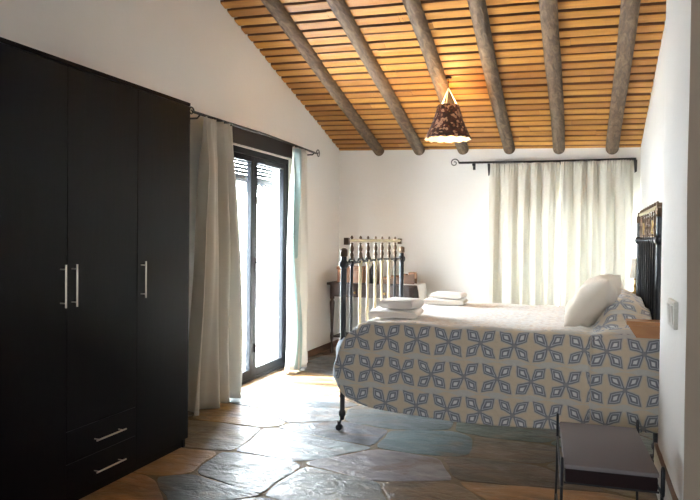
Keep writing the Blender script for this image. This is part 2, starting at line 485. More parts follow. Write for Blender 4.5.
# baseboards
def base(name, x0, x1, y0, y1, h=.075, m='skirt_brown'):
    struct(MB().box(x0, x1, y0, y1, 0, h, .003).build(name, M[m]))
base('baseboard_left', XL, XL + .014, DY1 + .02, YB)
base('baseboard_back', XL + .014, XR, YB - .014, YB)
base('baseboard_right', XR - .014, XR, PY1 + .02, YB - .014)
base('baseboard_left_near', XL, XL + .014, YF, DY0 - .02)
tr_ = MB(); tr_.box(PX - .016, PX + .012, PY0 - .016, PY1 - .03, 0, .222, .003); tr_.box(PX + .012, XRF, PY0 - .016, PY0 + .012, 0, .222, .003)
o = struct(tr_.build('baseboard_pier', M['skirt_tile']))
tr_ = MB(); tr_.box(PX - .018, PX + .014, PY0 - .02, PY1 - .03, 0.2221, .235, .002)
struct(tr_.build('trim_1', M['skirt_brown']))
# ------------------------------------------------------------------ balcony door in the left wall
d = thing('door_1', None, None); struct(d)
X0, X1 = XL - .065, XL - .005
mb = MB()
mb.box(X0, X1, DY0, DY0 + .05, 0, 2.165, .004); mb.box(X0, X1, DY1 - .05, DY1, 0, 2.165, .004); mb.box(X0, X1, DY0 + .05, DY1 - .05, 2.11, 2.165, .004); mb.box(X0, X1, DY0 + .05, DY1 - .05, 0, .028, .004)
mb.build('frame', M['door_paint'], d)
DM = 5.555
def leaf(y0, y1, handle):
    mb = MB(); s = .062
    a, b = X0 + .008, X1 - .004
    mb.box(a, b, y0, y0 + s, .03, 2.108, .005); mb.box(a, b, y1 - s, y1, .03, 2.108, .005)
    mb.box(a, b, y0 + s, y1 - s, 2.055, 2.108, .005); mb.box(a, b, y0 + s, y1 - s, .03, .11, .005)
    lf = mb.build('leaf', M['door_paint'], d)
    MB().box((a + b) / 2 - .003, (a + b) / 2 + .003, y0 + s - .008, y1 - s + .008, .104, 2.06).build('glass_pane', M['glass'], lf)
    if handle:
        h = MB(); yh = y0 + .03
        h.box(b, b + .008, yh - .016, yh + .016, 1.02, 1.16, .003)
        h.tube([(b, yh, 1.115), (b + .045, yh, 1.115), (b + .05, yh + .02, 1.115), (b + .05, yh + .11, 1.112)], .008, 8)
        h.build('handle', M['dark_metal'], lf, smooth=40)
        h2 = MB(); h2.box(b, b + .014, yh - .012, yh + .012, .26, .34, .003); h2.box(b, b + .014, yh - .012, yh + .012, 1.66, 1.74, .003); h2.build('latch', M['dark_metal'], lf)
leaf(DY0 + .052, DM - .001, False); leaf(DM + .001, DY1 - .052, True)
o = MB().box(XL - .16, XL + .012, DY0 - .04, DY1 + .24, 2.182, 2.335, .004).build('trim_2', M['lintel_wood']); struct(o)
o = MB().box(XL - .12, XL + .004, DY0, DY1, 2.1655, 2.1815, .002).build('trim_3', M['skirt_tile']); struct(o)
# outdoor blind, half rolled, with a ragged fringe
bl = thing('outdoor_blind', 'dark slatted outdoor blind with a hanging fringe outside the balcony door', 'blind', (XL - .24, 5.55, 0))
mb = MB()
for q in range(8):
    z = 2.24 - q * .036; mb.box(-.006, .006, -.74, .86, z - .0145, z + .0145, .003)
for y in (-.6, .0, .7): mb.tube([(0, y, 2.26), (0, y, 1.95)], .003, 6)
mb.build('slat_panel', M['blind_slat'], bl)
MB().tube([(0, -.74, 1.945), (0, .0, 1.935), (0, .84, 1.925)], .034, 12).build('roll', M['blind_slat'], bl, smooth=True)
mb = MB()
for q in range(44):
    y = -.72 + q * .0355; L = random.uniform(.05, .20); mb.tube([(0, y, 1.92), (.004, y + random.uniform(-.006, .006), 1.92 - L)], [.009, .004], 6)
mb.build('fringe', M['blind_slat'], bl)
# terrace outside
struct(MB().box(-9.5, XL - .19, 2, 12, -.1, -.02).build('terrace', M['terrace']))
struct(MB().box(-6.4, -6.2, 2, 12, -.02, 1.0).build('terrace_parapet', M['white_paint']))
# ------------------------------------------------------------------ back window
w = thing('window_1', None, None); struct(w)
mb = MB(); a, b = YB + .16, YB + .21
mb.box(WX0, WX0 + .06, a, b, WZ0, WZ1, .004); mb.box(WX1 - .06, WX1, a, b, WZ0, WZ1, .004); mb.box(WX0 + .06, WX1 - .06, a, b, WZ0, WZ0 + .06, .004); mb.box(WX0 + .06, WX1 - .06, a, b, WZ1 - .06, WZ1, .004)
xm = (WX0 + WX1) / 2; mb.box(xm - .04, xm + .04, a, b, WZ0 + .06, WZ1 - .06, .004)
f = mb.build('window_frame', M['white_paint'], w)
for (p, q) in ((WX0 + .055, xm - .035), (xm + .035, WX1 - .055)):
    MB().box(p, q, a + .022, a + .028, WZ0 + .055, WZ1 - .055).build('pane', M['glass'], f)
w2 = thing('fill_window', None, None); struct(w2)  # frame of the unseen window added to let fill light in
mb = MB(); a, b = YF - .2, YF - .15
mb.box(RX0, RX0 + .06, a, b, RZ0, RZ1, .004); mb.box(RX1 - .06, RX1, a, b, RZ0, RZ1, .004); mb.box(RX0 + .06, RX1 - .06, a, b, RZ0, RZ0 + .06, .004); mb.box(RX0 + .06, RX1 - .06, a, b, RZ1 - .06, RZ1, .004)
mb.build('window_frame', M['white_paint'], w2)
# ------------------------------------------------------------------ wardrobe
wr = thing('wardrobe', 'large near-black three door wardrobe with bar handles and two drawers', 'wardrobe', (0, 0, 0))
WF, WB, WY0, WY1, WH = -2.38, -2.91, 2.09, 3.625, 2.20
mb = MB()
mb.box(WB, WF - .022, WY0, WY0 + .02, 0.0, WH - .022, .001); mb.box(WB, WF - .022, WY1 - .02, WY1, 0.0, WH - .022, .001)
mb.box(WB, WF, WY0 - .004, WY1 + .004, WH - .022, WH, .0015); mb.box(WB, WF - .024, WY0 + .02, WY1 - .02, .06, .078); mb.box(WB, WB + .008, WY0 + .02, WY1 - .02, .06, WH - .022)
for y in (2.57, 3.105): mb.box(WB, WF - .024, y - .009, y + .009, .078, WH - .022)
mb.build('carcass', M['wenge'], wr)
MB().box(WF - .09, WF - .035, WY0 + .02, WY1 - .02, 0, .0595, .001).build('plinth', M['wenge'], wr)
def bar_handle(p, q, parent):
    p, q = Vector(p), Vector(q); d_ = (q - p).normalized(); o_ = Vector((.034, 0, 0))
    mb = MB(); mb.tube([p + o_, q + o_], .0046, 10)
    for t in (p + d_ * .022, q - d_ * .022): mb.tube([t, t + o_], .003, 8)
    mb.build('handle', M['steel'], parent, smooth=40)
for (y0, y1, z0, hy) in ((2.092, 2.5685, .062, 2.527), (2.5715, 3.1035, .385, 2.601), (3.1065, 3.624, .062, 3.140)):
    dr = MB().box(WF - .020, WF, y0, y1, z0, WH - .026, .0015).build('door', M['wenge'], wr)
    bar_handle((WF, hy, 1.0), (WF, hy, 1.208), dr)
for (z0, z1, hz) in ((.062, .219, .131), (.222, .382, .297)):
    dr = MB().box(WF - .020, WF, 2.5715, 3.1035, z0, z1, .0015).build('drawer', M['wenge'], wr)
    bar_handle((WF, 2.745, hz), (WF, 2.975, hz), dr)
# ------------------------------------------------------------------ curtain rods
def scroll(mb, c, ax, s=1.0, r=.006):
    """a wrought iron curl in the plane of ax and z"""
    pts = []
    for q in range(26):
        t = q / 25; w = t * 2 * PI * 1.35; rr = .052 * (1 - t * .82) * s
        pts.append(Vector(c) + Vector(ax) * (.062 * s - rr * math.cos(w) * 1.0) + Vector((0, 0, rr * math.sin(w) * 1.0)))
    mb.tube([Vector(c)] + pts, [r] * 10 + [r * .8] * 17, 8)
rl = thing('curtain_rod', 'dark iron curtain rod with curled ends above the balcony door', 'curtain rod', (0, 0, 0))
XC = XL + .10
mb = MB(); mb.tube([(XC, 4.36, 2.302), (XC, 5.6, 2.312), (XC, 6.80, 2.292)], .0105, 10); mb.build('rod', M['dark_metal'], rl, smooth=True)
mb = MB(); scroll(mb, (XC, 6.79, 2.292), (0, 1, 0)); mb.build('finial', M['dark_metal'], rl, smooth=True)
mb = MB(); scroll(mb, (XC, 4.37, 2.302), (0, -1, 0), .7); mb.build('finial', M['dark_metal'], rl, smooth=True)
for y in (4.44, 6.74):
    mb = MB(); mb.tube([(XL, y, 2.27), (XC - .02, y, 2.27), (XC, y, 2.292)], .007, 8); mb.box(XL, XL + .006, y - .015, y + .015, 2.23, 2.31, .002); mb.build('bracket', M['dark_metal'], rl)
rb = thing('curtain_rod', 'dark iron curtain rod with one curled end on the back wall', 'curtain rod', (0, 0, 0))
YC = YB - .12
mb = MB(); mb.tube([(-1.40, YC, 2.245), (-.4, YC, 2.232), (.50, YC, 2.235)], .0125, 10); mb.build('rod', M['dark_metal'], rb, smooth=True)
mb = MB(); scroll(mb, (-1.39, YC, 2.245), (-1, 0, 0)); mb.build('finial', M['dark_metal'], rb, smooth=True)
for x in (-1.24, .46):
    mb = MB(); mb.tube([(x, YB, 2.21), (x, YC + .02, 2.21), (x, YC, 2.225)], .007, 8); mb.box(x - .015, x + .015, YB - .006, YB, 2.17, 2.25, .002); mb.build('bracket', M['dark_metal'], rb)
mb = MB(); mb.box(-1.03, .485, YC + .082, YC + .112, 2.205, 2.25, .004); mb.build('curtain_track', M['lintel_wood'], rb)
for x in (-1.052, .492):
    MB().prism([(x - .018, 2.225), (x + .018, 2.225), (x + .016, 2.10), (x - .006, 2.085)], 'y', YC - .012, YC + .012).build('rod_end', M['dark_metal'], rb)
# ------------------------------------------------------------------ curtains
def folds(s, n_, seed, z, top):
    """fold displacement (-1..1) at s along the curtain; crisp pleats at the top that relax downwards"""
    k = ss(0, 1, z)
    a = math.sin(2 * PI * n_ * (s + .03 * math.sin(s * 9 + seed) + .02 * math.sin(z * 3 + seed)) + seed)
    b = math.sin(2 * PI * n_ * 2.3 * s + seed * 3 + z * 1.5)
    return a * (.75 + .25 * k) + b * .16
def back_curtain(x0, x1, seed, label):
    H0, H1 = .03, 2.222
    def fn(s, t):
        z = lerp(H0, H1, t); f = folds(s, 5.1, seed, 1 - t, 0)
        pl = math.sin(2 * PI * 27 * s + seed) * .006 * ss(.90, .97, t)
        big = .062 * (1 - .55 * ss(.85, 1, t))
        gat = .0 if t < .9 else -.006 * math.sin((t - .9) * 60)
        n1 = .020 * noise.noise(Vector((s * 5 + seed, z * 1.4, seed)))
        x = lerp(x0, x1, s) + .012 * math.sin(s * 17 + z * 1.1 + seed) * (1 - t)
        zz = z + (.006 * math.sin(2 * PI * 27 * s) if t > .99 else 0)
        return (x, YC - .022 + big * f * .8 + pl + gat + n1 - .03 * (1 - t), zz)
    o = grid('curtain', fn, 230, 46, M['curtain'], thick=.002)
    tag(o, label, 'curtain', 'curtains in the bedroom')
back_curtain(-1.045, -.277, 1.0, 'cream gathered curtain on the back wall, left one of the pair')
back_curtain(-.268, .474, 2.6, 'cream gathered curtain on the back wall, right one of the pair')
def side_curtain(ytop, ybot, amp, nf, seed, label, mat, lean=0.0):
    def fn(s, t):
        z = lerp(.02, 2.285, t)
        y = lerp(lerp(ybot[0], ybot[1], s), lerp(ytop[0], ytop[1], s), ss(0, 1, t) * .5 + t * .5)
        f = folds(s, nf, seed, 1 - t, 0)
        A = amp * (1 - .55 * ss(.8, 1, t))
        n1 = .03 * noise.noise(Vector((s * 4 + seed, z * 1.3, seed * 2)))
        pl = math.sin(2 * PI * 15 * s + seed) * .006 * ss(.88, .97, t)
        return (XC + .01 + lean * (1 - t) + A * f + n1 * (1 - t * .5) + pl, y + .02 * math.sin(z * 3 + s * 6) * (1 - t), z)
    o = grid('curtain', fn, 150, 46, mat, thick=.002)
    tag(o, label, 'curtain', 'curtains in the bedroom')
    return o
side_curtain((4.46, 4.92), (4.20, 5.03), .084, 3.9, .4, 'long grey-cream curtain hanging between the wardrobe and the balcony door', M['curtain_door'], .07)
c2 = side_curtain((6.16, 6.50), (5.86, 6.47), .055, 2.7, 2.2, 'pale curtain on the far side of the balcony door, beside the room corner', M['curtain_sheer'], .07)
def lf(s, t):
    z = lerp(.03, 2.26, t); y = lerp(lerp(6.03, 6.16, s), lerp(6.15, 6.23, s), t)
    return (XC + .0 + .03 * math.sin(s * 9 + z * 2) + .02 * math.sin(z * 4) + .06 * (1 - t) + .035, y, z)
grid('lining', lf, 30, 40, M['lining'], parent=c2, thick=.0015)['label'] = 'pale teal lining'
# ------------------------------------------------------------------ bed
FX, HX, BY0, BY1 = -1.585, .418, 4.325, 5.87
bed = thing('iron_bed', 'black iron and brass bed with tall spindled ends', 'bed', (0, 0, 0))
def post(x, y, h, collars, leg=True):
    prof = [(.0, .075), (.016, .08), (.016, .10), (.026, .115), (.026, .135), (.017, .15), (.019, .30), (.021, h - .02), (.02, h)]
    mb = MB(); mb.lathe(prof, x, y, 0, 14)
    for c_ in collars: mb.lathe([(.02, -.03), (.03, -.018), (.036, 0), (.03, .018), (.02, .03)], x, y, c_, 14)
    p = mb.build('post', M['black_iron'], bed, smooth=50)
    mb = MB(); mb.lathe([(.019, 0), (.026, .006), (.026, .05), (.018, .056), (.010, .06), (.0, .062)], x, y, h, 14)
    mb.build('finial', M['aged_brass'], p, smooth=50)
    mb = MB(); mb.tube([(x, y, .095), (x - .012, y, .07), (x - .024, y, .045)], .008, 8)
    mb.tube([(x - .022, y - .014, .024), (x - .022, y + .014, .024)], .022, 16)
    mb.box(x - .028, x - .016, y - .019, y - .015, .02, .07, .001); mb.box(x - .028, x - .016, y + .015, y + .019, .02, .07, .001)
    mb.build('caster', M['black_iron'], p, smooth=40)
turned = [(.006, 0), (.013, .012), (.010, .022), (.017, .05), (.012, .075), (.008, .085), (.014, .10), (.016, .125), (.010, .15), (.007, .16), (.012, .168), (.006, .18)]
def bed_end(x, ztop, zmid, zout, zlow, mats, nsp, ybl):
    for y in (BY0, BY1): post(x, y, zout, (zmid,))
    def rail(z0, r, m, ys, mat):
        mb = MB(); mb.tube([(x, lerp(ys[0], ys[1], q / 20), z0(lerp(0, 1, q / 20))) for q in range(21)], r, 10); return mb.build('rail', mat, bed, smooth=50)
    rail(lambda t: zmid + .0 + .012 * math.sin(PI * t), .010, 0, (BY0, BY1), M['black_iron'])
    rail(lambda t: zlow, .012, 0, (BY0, BY1), M['black_iron'])
    tr = rail(lambda t: ztop, .0125, 0, ybl, M['pale_brass'])
    for y in ybl: MB().box(x - .018, x + .018, y - .018, y + .018, ztop - .03, ztop + .020, .003).build('rail_block', M['aged_brass'], tr)
    ys = [ybl[0] + (BY1 - ybl[0]) * (q + (.0 if nsp[1] else .5)) / nsp[0] for q in range(nsp[0])]
    ys = nsp[2]
    for q, y in enumerate(ys):
        mb = MB(); mb.lathe([(.011, zlow), (.011, zmid - .02), (.018, zmid - .012), (.018, zmid + .012), (.009, zmid + .02)], x, y, 0, 12)
        sp = mb.build('spindle', M[mats[q % len(mats)]], bed, smooth=50)
        L = ztop - zmid - .035; mb = MB(); mb.lathe([(r_ * (1 if x < 0 else .62), zmid + .02 + h_ / .18 * L) for r_, h_ in turned], x, y, 0, 12)
        mb.build('turned_knop', M['aged_brass'], sp, smooth=50)
        MB().lathe([(.008, ztop + .010), (.012, ztop + .020), (.005, ztop + .036)], x, y, 0, 10).build('rail_stud', M['aged_brass'], tr, smooth=50)
fy = [4.49, 4.686, 4.867, 5.064, 5.242, 5.449, 5.639]
bed_end(FX, 1.335, 1.168, 1.222, .46, ['black_iron', 'pale_brass', 'pale_brass', 'pale_brass', 'pale_brass', 'pale_brass', 'black_iron'], (7, 0, fy), (4.385, 5.80))
# small scrollwork along the middle rail of the footboard
mb = MB()
for (y, s_) in ((4.50, 1), (4.70, -1), (4.88, 1)):
    mb.tube([(FX, y - .07 + .14 * t / 10, 1.178 + .028 * math.sin(PI * t / 10) + .008 * math.sin(4 * PI * t / 10)) for t in range(11)], .009, 8)
mb.build('scrollwork', M['black_iron'], bed, smooth=True)
hy_ = [4.48, 4.64, 4.80, 4.97, 5.14, 5.31, 5.48, 5.64, 5.76]
bed_end(HX, 1.565, 1.36, 1.50, .46, ['black_iron'], (9, 0, hy_), (4.345, 5.85))
for y in (4.72, 5.40):
    MB().box(HX - .012, HX + .012, y - .045, y + .045, 1.40, 1.49, .006).build('brass_plaque', M['brass'], bed)
for y in (BY0 + .06, BY1 - .06): MB().box(FX + .02, HX - .02, y - .012, y + .012, .40, .50, .003).build('side_rail', M['black_iron'], bed)
MB().box(FX + .07, HX - .03, BY0 + .03, BY1 - .03, .50, .755, .05).build('mattress', M['towel'], bed, smooth=40)
# bedspread
hemt = [(-1.70, .30), (-1.575, .275), (-1.508, .232), (-1.4, .205), (-1.15, .183), (-.62, .165), (-.13, .185), (.407, .231)]
flare = [(.10, .06), (.24, .05), (.29, .115), (.38, .15), (.47, .165), (.63, .115), (.72, .05), (.79, 0)]
X_A, X_B = -1.455, .395
YN, YFAR = 4.262, 5.945
def ztop_(x, y):
    yn = (y - YN) / (YFAR - YN)
    bol = .20 * ss(.04, .17, x) * (1 - .30 * ss(.26, .42, x)) * (ss(-.02, .28, yn) * .82 + .18) * (.9 + .1 * math.sin(yn * PI * 2 * 2))
    return .785 + bol + .006 * noise.noise(Vector((x * 3, y * 3, 1))) - .035 * ss(-1.38, -1.47, x) + .004 * math.sin(x * 13 + y * 5)
def spread(s, t):
    # t: 0 near hem .. 1 far hem ; side a = .36 , top .28
    a = lerp(X_A, X_B, s)
    R_ = .034
    near = t < .5
    tt = t if near else 1 - t
    S1, S2 = .34, .40
    yb, sg = (YN, -1) if near else (YFAR, 1)
    if near: hem = interp([(0, .255), (.03, .222), (.08, .203), (.16, .190), (.45, .165), (.72, .185), (1, .231)], s)
    else: hem = .24
    ze = ztop_(a, yb - sg * R_)
    # the spread is doubled back over the covered pillows: a second layer from the fold onwards
    lay = .026 * ss(.035, .06, a) * (1 - .3 * ss(.1, .3, a)) if near else 0
    if tt < S1:
        q = tt / S1
        z = lerp(hem, ze - R_, q)
        x = a - interp(flare, z) * math.exp(-(s * (X_B - X_A)) / .16) + .035 * ss(.32, .395, a) * near
        fo = .012 * math.sin(a * 6.2 + 1.0) * (1 - q) + .006 * math.sin(a * 14 + z * 4) * (1 - q) + .012 * noise.noise(Vector((a * 2.5, z * 3, 3)))
        y = yb + sg * (fo + .012 * (1 - q) + lay)
        if near: y = max(y, 4.232)
        return (x, y, z)
    if tt < S2:
        w = (tt - S1) / (S2 - S1) * PI / 2
        y = yb - sg * R_ * (1 - math.cos(w)) + sg * lay * math.cos(w); z = ze - R_ + R_ * math.sin(w)
        y += sg * .012 * noise.noise(Vector((a * 2.5, (ze - R_) * 3, 3))) * math.cos(w)
        return (a + .035 * ss(.32, .395, a) * near * math.cos(w), y, z)
    q = (t - S2) / (1 - 2 * S2)
    y = lerp(YN + R_, YFAR - R_, q)
    return (a, y, ztop_(a, y))
def warp(t):   # spend more rows on the edges
    return t
NU, NV = 150, 150
def sfn(s, t): return spread(s, t)
def suv(s, t):
    p = spread(s, t)
    if t < .40: vv = p[2] + (p[1] - YN if t > .34 else 0)
    elif t > .60: vv = .80 + (YFAR - YN) + (.80 - p[2])
    else: vv = .80 + (p[1] - YN)
    return (p[0] + (.085 if p[0] > .04 and t < .40 else 0) + 5.114, vv + .296)
bs_ = grid('bedspread', sfn, NU, NV, M['bedspread'], uvfn=suv, thick=.012)
tag(bs_, 'beige bedspread printed with blue-grey four petal flowers, draped over the bed', 'bedspread')
def footflap(s, t):
    y = lerp(YN + .05, YFAR - .05, s); w = t * 1.0
    z0 = ztop_(X_A, y) - .03 * (1 if 0 < s < 1 else 1.6)
    e = min(y - YN, YFAR - y); z0 -= .05 * ss(.14, .03, e)
    x = X_A + .02 - .105 * math.sin(min(1, w * 3.2) * PI / 2)
    z = z0 + .028 - .075 * (1 - math.cos(min(1, w * 3.2) * PI / 2)) - max(0, w - .31) * .42
    return (x + .004 * math.sin(y * 22) * w, y, z)
grid('foot_flap', footflap, 60, 24, M['bedspread'], parent=bs_, uvfn=lambda s, t: (5 + X_A - t * .4, s * 1.6), thick=.01)
# pale stitched hem of the spread at the near corner
def trim(s, t):
    z = lerp(.30, .66, t); x = X_A - interp(flare, z) - .024
    return (x - .012 + .05 * s * 1.0 - .01 * math.sin(t * 9), 4.262 + .06 * (1 - s) + .01 * math.sin(t * 14), z)
grid('hem_border', trim, 10, 30, M['spread_trim'], parent=bs_, thick=.006)['label'] = 'pale blue hem border'
# pillow leaning on the covered pillows
def pillow(name, w, h, th, M_, mat, seed=0, sag=.0):
    vs = []; nu, nv = 34, 26
    me = bpy.data.meshes.new(name); fs = []
    def pt(i, j, side):
        u, v = -1 + 2 * i / nu, -1 + 2 * j / nv
        f = max(0, (1 - abs(u) ** 3.2)) ** .55 * max(0, (1 - abs(v) ** 3.2)) ** .55
        cx = u * (1 - .07 * (1 - abs(v) ** 2) * abs(u)) ; cy = v * (1 - .09 * (1 - abs(u) ** 2) * abs(v))
        nn = noise.noise(Vector((u * 1.6 + seed, v * 1.6, side * 4))) * .25 + .10 * noise.noise(Vector((u * 4 + seed, v * 5, side * 7)))
        cr = .09 * abs(noise.noise(Vector((u * 3 + v * 2.0, v * 1.0 - u, seed + side))))
        return (cx * w / 2, cy * h / 2, side * (th / 2 * f * (1 + nn) + .004 - cr * f * .6))
    idx = {}
    for side in (1, -1):
        for j in range(nv + 1):
            for i in range(nu + 1):
                idx[(i, j, side)] = len(vs); vs.append(pt(i, j, side))
    for side in (1, -1):
        for j in range(nv):
            for i in range(nu):
                q = (idx[(i, j, side)], idx[(i + 1, j, side)], idx[(i + 1, j + 1, side)], idx[(i, j + 1, side)])
                fs.append(q if side == 1 else q[::-1])
    ring = [(i, 0) for i in range(nu)] + [(nu, j) for j in range(nv)] + [(i, nv) for i in range(nu, 0, -1)] + [(0, j) for j in range(nv, 0, -1)]
    for a, b in zip(ring, ring[1:] + ring[:1]):
        fs.append((idx[a + (-1,)], idx[b + (-1,)], idx[b + (1,)], idx[a + (1,)]))
    me.from_pydata([tuple(M_ @ Vector(v)) for v in vs], [], fs)
    for p in me.polygons: p.use_smooth = True
    me.materials.append(mat)
    o = bpy.data.objects.new(name, me); C.objects.link(o)
    return o
# local x -> world Y (length), local y -> up the lean, local z -> towards the foot
lean = math.radians(50)
Mx = Matrix(((0, math.cos(lean), -math.sin(lean), 0), (1, 0, 0, 0), (0, math.sin(lean), math.cos(lean), 0), (0, 0, 0, 1)))
o = pillow('pillow', .62, .40, .22, Matrix.Translation((.06, 4.68, .96)) @ Matrix.Rotation(math.radians(-9), 4, 'Z') @ Mx, M['pillowcase'], 3)
tag(o, 'plump cream pillow leaning on the bedspread at the head of the bed', 'pillow')
# towels
def towel(label, cx, cy, z, lx, ly, th, rz, seed):
    root = None
    lay = 1; mb = MB(); t = th / lay
    me = MB()
    # folded stack: one long serpentine of cloth seen as rounded layers
    R_ = Matrix.Translation((cx, cy, z)) @ Matrix.Rotation(rz, 4, 'Z')
    prof = []
    hw = lx / 2; n8 = 6
    for l in range(lay):
        z0 = l * t; zc_ = z0 + t / 2; r = t / 2 * .98
        ring = []
        for k in range(n8 + 1): a_ = -PI / 2 + PI * k / n8; ring.append((hw - r + r * math.cos(a_) - .004 * ((seed + l) % 2), zc_ + r * math.sin(a_)))
        for k in range(n8 + 1): a_ = PI / 2 + PI * k / n8; ring.append((-hw + r + r * math.cos(a_) + .006 * ((seed + l + 1) % 2), zc_ + r * math.sin(a_)))
        ny = 14; vs = []; fs = []; m = len(ring)
        for j in range(ny + 1):
            yy_ = lerp(-ly / 2, ly / 2, j / ny) ; sh = 1 - .25 * (abs(j / ny * 2 - 1) ** 10)
            for (a_, b_) in ring:
                vs.append((a_ + .005 * noise.noise(Vector((a_ * 9, yy_ * 9, l + seed))), yy_ + (.004 * math.sin(a_ * 40 + l) if j in (0, ny) else 0),
                           zc_ + (b_ - zc_) * sh + .010 * noise.noise(Vector((a_ * 7, yy_ * 7, seed * 3))) * (.2 + l / lay)))
        for j in range(ny):
            for k in range(m):
                k2 = (k + 1) % m; fs.append((j * m + k, j * m + k2, (j + 1) * m + k2, (j + 1) * m + k))
        fs.append(tuple(range(m))); fs.append(tuple(ny * m + k for k in range(m - 1, -1, -1)))
        me.add(vs, fs, R_)
    o = me.build('folded_towel', M['towel'], smooth=60)
    return tag(o, label, 'towel', 'folded towels on the bed')
towel('larger folded cream towel under another at the near foot corner of the bed', -1.275, 4.60, .795, .35, .36, .052, .10, 1)
towel('small folded cream towel on top of the near stack beside the footboard', -1.245, 4.615, .849, .265, .26, .072, -.10, 2)
towel('folded white towel at the bottom of the far stack on the bed', -1.12, 5.62, .795, .35, .26, .050, .04, 3)
towel('folded cream towel on top of the far stack on the bed', -1.10, 5.63, .847, .28, .22, .050, -.06, 4)
# ------------------------------------------------------------------ bench in the foreground
BX, BYc, BRZ = .088, 3.03, math.radians(3.5)
bn = thing('bench', 'small black wrought iron bench with a grey upholstered seat', 'bench', (BX, BYc, 0), BRZ)
hw, hl = .172, .32
MB().box(-hw, hw, -hl, hl, .458, .478, .009).build('seat_cushion', M['cushion'], bn, smooth=40)
MB().box(-hw + .004, hw - .004, -hl + .004, hl - .004, .405, .4575, .008).build('seat_base', M['cushion_side'], bn)
for (sx, sy) in ((-1, -1), (1, -1), (-1, 1), (1, 1)):
    x, y = sx * (hw + .008), sy * (hl + .004)
    mb = MB()
    mb.tube([(x + sx * .006, y + sy * .008, .0), (x, y, .25), (x, y, .46), (x, y, .495)], .006, 8)
    # little loop at the top of each leg
    mb.tube([(x, y + sy * (.014 - .014 * math.cos(t * PI / 6)), .49 + .016 * math.sin(t * PI / 6) ) for t in range(7)] + [(x, y + sy * .028, .43), (x, y + sy * .022, .405), (x, y + sy * .008, .395)], .006, 8)
    mb.build('leg', M['black_iron'], bn, smooth=50)
mb = MB()
for sx in (-1, 1): mb.tube([(sx * (hw + .008), -hl, .40), (sx * (hw + .008), hl, .40)], .005, 8); mb.tube([(sx * (hw + .008), -hl, .12), (sx * (hw + .008), hl, .12)], .005, 8)
for sy in (-1, 1): mb.tube([(-hw, sy * (hl - .01), .402), (hw, sy * (hl - .01), .402)], .0045, 8)
mb.build('stretcher', M['black_iron'], bn, smooth=50)
# ------------------------------------------------------------------ bedside shelves and little lamp
sh_ = thing('bedside_shelf', 'orange-brown wooden shelf on the near side of the bed, by the wall end', 'shelf', (0, 0, 0))
MB().box(.232, .545, 4.085, 4.222, .872, .895, .004).build('board', M['oak'], sh_)
MB().prism([(.240, .871), (.545, .871), (.545, .80), (.285, .80), (.262, .835)], 'y', 4.10, 4.212).build('moulding', M['oak'], sh_)
sh2 = thing('bedside_shelf', 'wooden shelf under the small lamp beyond the headboard', 'shelf', (0, 0, 0))
MB().box(.30, .545, 6.02, 6.32, .885, .908, .004).build('board', M['oak'], sh2)
MB().prism([(.310, .884), (.545, .884), (.545, .81), (.35, .81), (.325, .845)], 'y', 6.04, 6.30).build('moulding', M['oak'], sh2)
lp = thing('table_lamp', 'small bedside lamp with a slim white shade beyond the headboard', 'lamp', (.405, 6.10, .909))
MB().lathe([(.038, 0), (.038, .008), (.012, .018), (.008, .05), (.016, .065), (.007, .08), (.007, .11), (.013, .12), (.006, .13), (.006, .17)], n=16).build('base', M['brass'], lp, smooth=50)
mb = MB(); n_ = 20
vs = []; 
for (r_, h_) in ((.045, .13), (.028, .30)):
    vs += [(r_ * math.cos(2 * PI * k / n_), r_ * math.sin(2 * PI * k / n_), h_) for k in range(n_)]
mb.add(vs, [(k, (k + 1) % n_, n_ + (k + 1) % n_, n_ + k) for k in range(n_)])
o = mb.build('lamp_shade', M['lamp_paper'], lp, smooth=True); m_ = o.modifiers.new('s', 'SOLIDIFY'); m_.thickness = .002
# ------------------------------------------------------------------ light switch on the pier
sw = thing('light_switch', 'white double light switch on the white wall end above the bench', 'light switch', (PX, 3.37, 1.02))
MB().box(-.018, 0, -.115, .115, -.062, .062, .004).build('plate', M['white_plastic'], sw)
for y in (-.048, .048):
    MB().prism([(-.018, -.042), (-.018, .042), (-.027, .042), (-.020, -.042)], 'y', y - .040, y + .040).build('rocker', M['white_plastic'], sw)
# ------------------------------------------------------------------ console table in the corner
tb = thing('console_table', 'dark wooden console table with turned legs in the far corner', 'table', (0, 0, 0))
TX0, TX1, TY0, TY1, TZ = -2.86, -1.78, 7.18, 7.70, .83
def rrect(x0, x1, y0, y1, r, n_=6):
    p = []
    for (cx, cy, a0) in ((x1 - r, y0 + r, -PI / 2), (x1 - r, y1 - r, 0), (x0 + r, y1 - r, PI / 2), (x0 + r, y0 + r, PI)):
        for k in range(n_ + 1): a_ = a0 + PI / 2 * k / n_; p.append((cx + r * math.cos(a_), cy + r * math.sin(a_)))
    return p
MB().prism(rrect(TX0, TX1, TY0, TY1, .06), 'z', TZ - .025, TZ).build('tabletop', M['walnut'], tb)
MB().prism(rrect(TX0 + .03, TX1 - .03, TY0 + .03, TY1 - .03, .06), 'z', TZ - .16, TZ - .0255).build('apron', M['walnut'], tb)
for x in (TX0 + .065, TX1 - .065):
    for y in (TY0 + .065, TY1 - .065):
        MB().lathe([(.0, 0), (.018, .0), (.022, .03), (.014, .05), (.013, .14), (.020, .20), (.013, .26), (.017, .36), (.026, .52), (.030, .60), (.016, .63), (.026, .645), (.026, .668)], x, y, 0, 14).build('leg', M['walnut'], tb, smooth=50)
MB().prism([(TX0 + .07, .18), (TX1 - .07, .18), (TX1 - .07, .20), (TX0 + .07, .20)], 'y', TY0 + .10, TY1 - .10).build('lower_shelf', M['walnut'], tb)
for x in (-2.50, -2.14): MB().lathe([(.008, TZ - .12), (.014, TZ - .11), (.014, TZ - .10), (.005, TZ - .09)], x, TY0 + .02, 0, 10).build('drawer_knob', M['brass'], tb)
